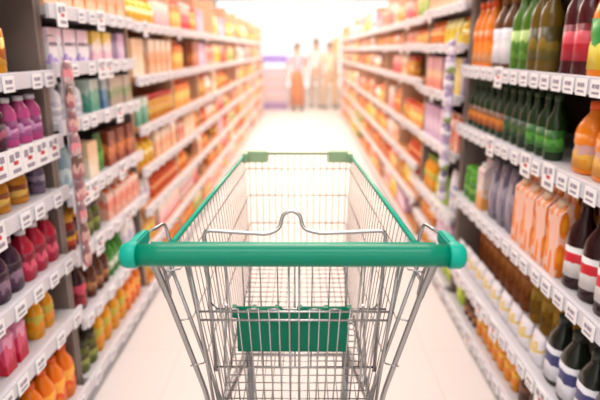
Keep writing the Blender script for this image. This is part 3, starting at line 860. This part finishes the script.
# ------------------------------------------------------------------ far end: display cooler and shoppers
def loc_box(name, parent, m, *r, bev=.004):
    bm = bmesh.new(); box(bm, *r, bev=bev); return link(name, bm, m, parent)
ck = thing('display_cooler', 'small white display cooler with violet header at the end of the aisle', 'display cooler', (-.72, 14.0, 0))
loc_box('base', ck, mat('cooler_base_violet', (.30, .16, .42), .5), -.33, .33, -.3, .3, 0, .16)
loc_box('cabinet', ck, mat('cooler_body_lilac_white', (.62, .48, .58), .5), -.31, .31, -.28, .28, .162, .98)
loc_box('header_sign', ck, mat('cooler_header_violet', (.25, .16, .70), .5), -.33, .33, -.3, .3, 1.12, 1.30)
for sx in (-1, 1):
    a, b = sorted((sx * .31, sx * .28)); loc_box('post', ck, MATS['cooler_body_lilac_white'], a, b, -.28, .28, .982, 1.118)
for i, z in enumerate((.30, .52, .74)):
    loc_box('shelf_lip', ck, mat('cooler_lip', (.85, .55, .45), .5), -.30, .30, -.30, -.282, z, z + .04)
rk = thing('sign_column', 'slim pale yellow advertising column right of the shoppers', 'sign column', (.86, 14.9, 0))
loc_box('base', rk, M_KICK, -.12, .12, -.12, .12, 0, .05)
loc_box('panel', rk, mat('column_yellow', (.85, .62, .25), .6), -.08, .08, -.05, .05, .052, 1.75)

def person(loc, rz, label, H, shirt, lower, skirt, pose=0, hair=M_HAIR):
    t = thing('person', label, 'person', loc, rz)
    k = H / 1.7
    def skin(name, verts, edges, rad, m, root=0):
        me = bpy.data.meshes.new(name); me.from_pydata([tuple(c * k for c in v) for v in verts], edges, [])
        o = bpy.data.objects.new(name, me); COL.objects.link(o); o.parent = t
        md = o.modifiers.new('skin', 'SKIN'); md.use_smooth_shade = True
        for i, r in enumerate(rad):
            sv = me.skin_vertices[0].data[i]; sv.radius = (r[0] * k, r[1] * k) if isinstance(r, tuple) else (r * k, r * k)
            sv.use_root = (i == root)
        ss = o.modifiers.new('sub', 'SUBSURF'); ss.levels = 1; ss.render_levels = 2
        me.materials.append(m); return o
    st = .10 * (1 if pose else .3)
    V = [(0, 0, .92), (0, 0, 1.08), (0, .0, 1.28), (0, .005, 1.42), (0, -.01, 1.50), (0, -.02, 1.58), (0, -.02, 1.66)]
    E = [(0, 1), (1, 2), (2, 3), (3, 4), (4, 5), (5, 6)]
    R = [(.14, .10), (.12, .09), (.15, .10), (.09, .07), (.05, .05), (.075, .09), (.06, .07)]
    for s in (-1, 1):
        b = len(V)
        V += [(s * .09, 0, .88), (s * .10, -s * st * .5 - .01, .50), (s * .10, -s * st + .01, .09), (s * .11, -s * st - .12, .035)]
        E += [(0, b), (b, b + 1), (b + 1, b + 2), (b + 2, b + 3)]; R += [.085, .058, .040, (.04, .03)]
        b = len(V)
        el = (s * .23, .03, 1.12) if not (pose == 2 and s == 1) else (s * .24, -.02, 1.14)
        ha = (s * .24, -.06, .88) if not (pose == 2 and s == 1) else (s * .18, -.24, 1.16)
        V += [(s * .17, 0, 1.39), el, ha]
        E += [(3, b), (b, b + 1), (b + 1, b + 2)]; R += [.05, .038, .027]
        hx, hy, hz = ha
        for f in range(5):
            c = len(V)
            d = (f - 2) * .012
            V += [(hx + (0 if f else -s * .03), hy + d - .01, hz - .06), (hx + (0 if f else -s * .035), hy + d - .02, hz - (.10 if f else .08))]
            E += [(b + 2, c), (c, c + 1)]; R += [.010, .008]
    skin('body', V, E, R, M_SKIN)
    # face
    bm = bmesh.new()
    for s in (-1, 1): bmesh.ops.create_uvsphere(bm, u_segments=8, v_segments=6, radius=.010 * k, matrix=Matrix.Translation((s * .03 * k, -.105 * k, 1.615 * k)))
    link('eyes', bm, M_HAIR, t)
    # hair
    bm = bmesh.new(); bmesh.ops.create_uvsphere(bm, u_segments=14, v_segments=10, radius=.105 * k, matrix=Matrix.Translation((0, .012 * k, 1.655 * k)))
    for v in bm.verts:
        v.co.x *= .88
        if v.co.z < 1.64 * k and v.co.y > 0: v.co.z -= .10 * k
    link('hair', bm, hair, t, smooth=True)
    # top
    V = [(0, 0, .96), (0, 0, 1.10), (0, 0, 1.28), (0, .005, 1.41)]
    E = [(0, 1), (1, 2), (2, 3)]; R = [(.165, .125), (.145, .115), (.17, .125), (.10, .085)]
    for s in (-1, 1):
        b = len(V); V += [(s * .175, 0, 1.385), (s * .22, .025, 1.18)]; E += [(3, b), (b, b + 1)]; R += [.066, .056]
    skin('shirt', V, E, R, shirt)
    if skirt:
        bm = bmesh.new(); lathe(bm, [(.21 * k, .12 * k), (.195 * k, .55 * k), (.175 * k, .85 * k), (.14 * k, 1.02 * k)], 18)
        link('skirt', bm, lower, t)
    else:
        V = [(0, 0, .95), (0, 0, .90)]; E = [(0, 1)]; R = [(.155, .115), (.155, .115)]
        for s in (-1, 1):
            b = len(V); V += [(s * .09, 0, .85), (s * .10, -s * st * .5 - .01, .50), (s * .10, -s * st + .01, .12)]
            E += [(1, b), (b, b + 1), (b + 1, b + 2)]; R += [.10, .075, .058]
        skin('trousers', V, E, R, lower)
    for s in (-1, 1):
        bm = bmesh.new(); box(bm, (s * .11 - .045) * k, (s * .11 + .045) * k, (-s * st - .16) * k, (-s * st + .06) * k, 0, .075 * k, bev=.02 * k)
        link('shoe', bm, M_RUBBER, t)
    return t
person((-.14, 13.6, 0), .3, 'person in lilac top and long rust-orange skirt, leftmost of the distant shoppers', 1.55,
       mat('lilac_cotton', (.66, .44, .56), .8), mat('rust_orange_cloth', (.62, .16, .03), .8), True)
person((.32, 14.2, 0), -.1, 'person in white shirt and pale beige trousers, middle of the distant shoppers', 1.66,
       mat('white_cotton', (.82, .78, .76), .8), mat('pale_beige_cloth', (.62, .44, .34), .8), False, 2)
person((.66, 13.9, 0), .5, 'person in cream top and sand trousers, rightmost of the distant shoppers', 1.58,
       mat('cream_cotton', (.78, .66, .48), .8), mat('sand_cloth', (.66, .42, .22), .8), False, 1)
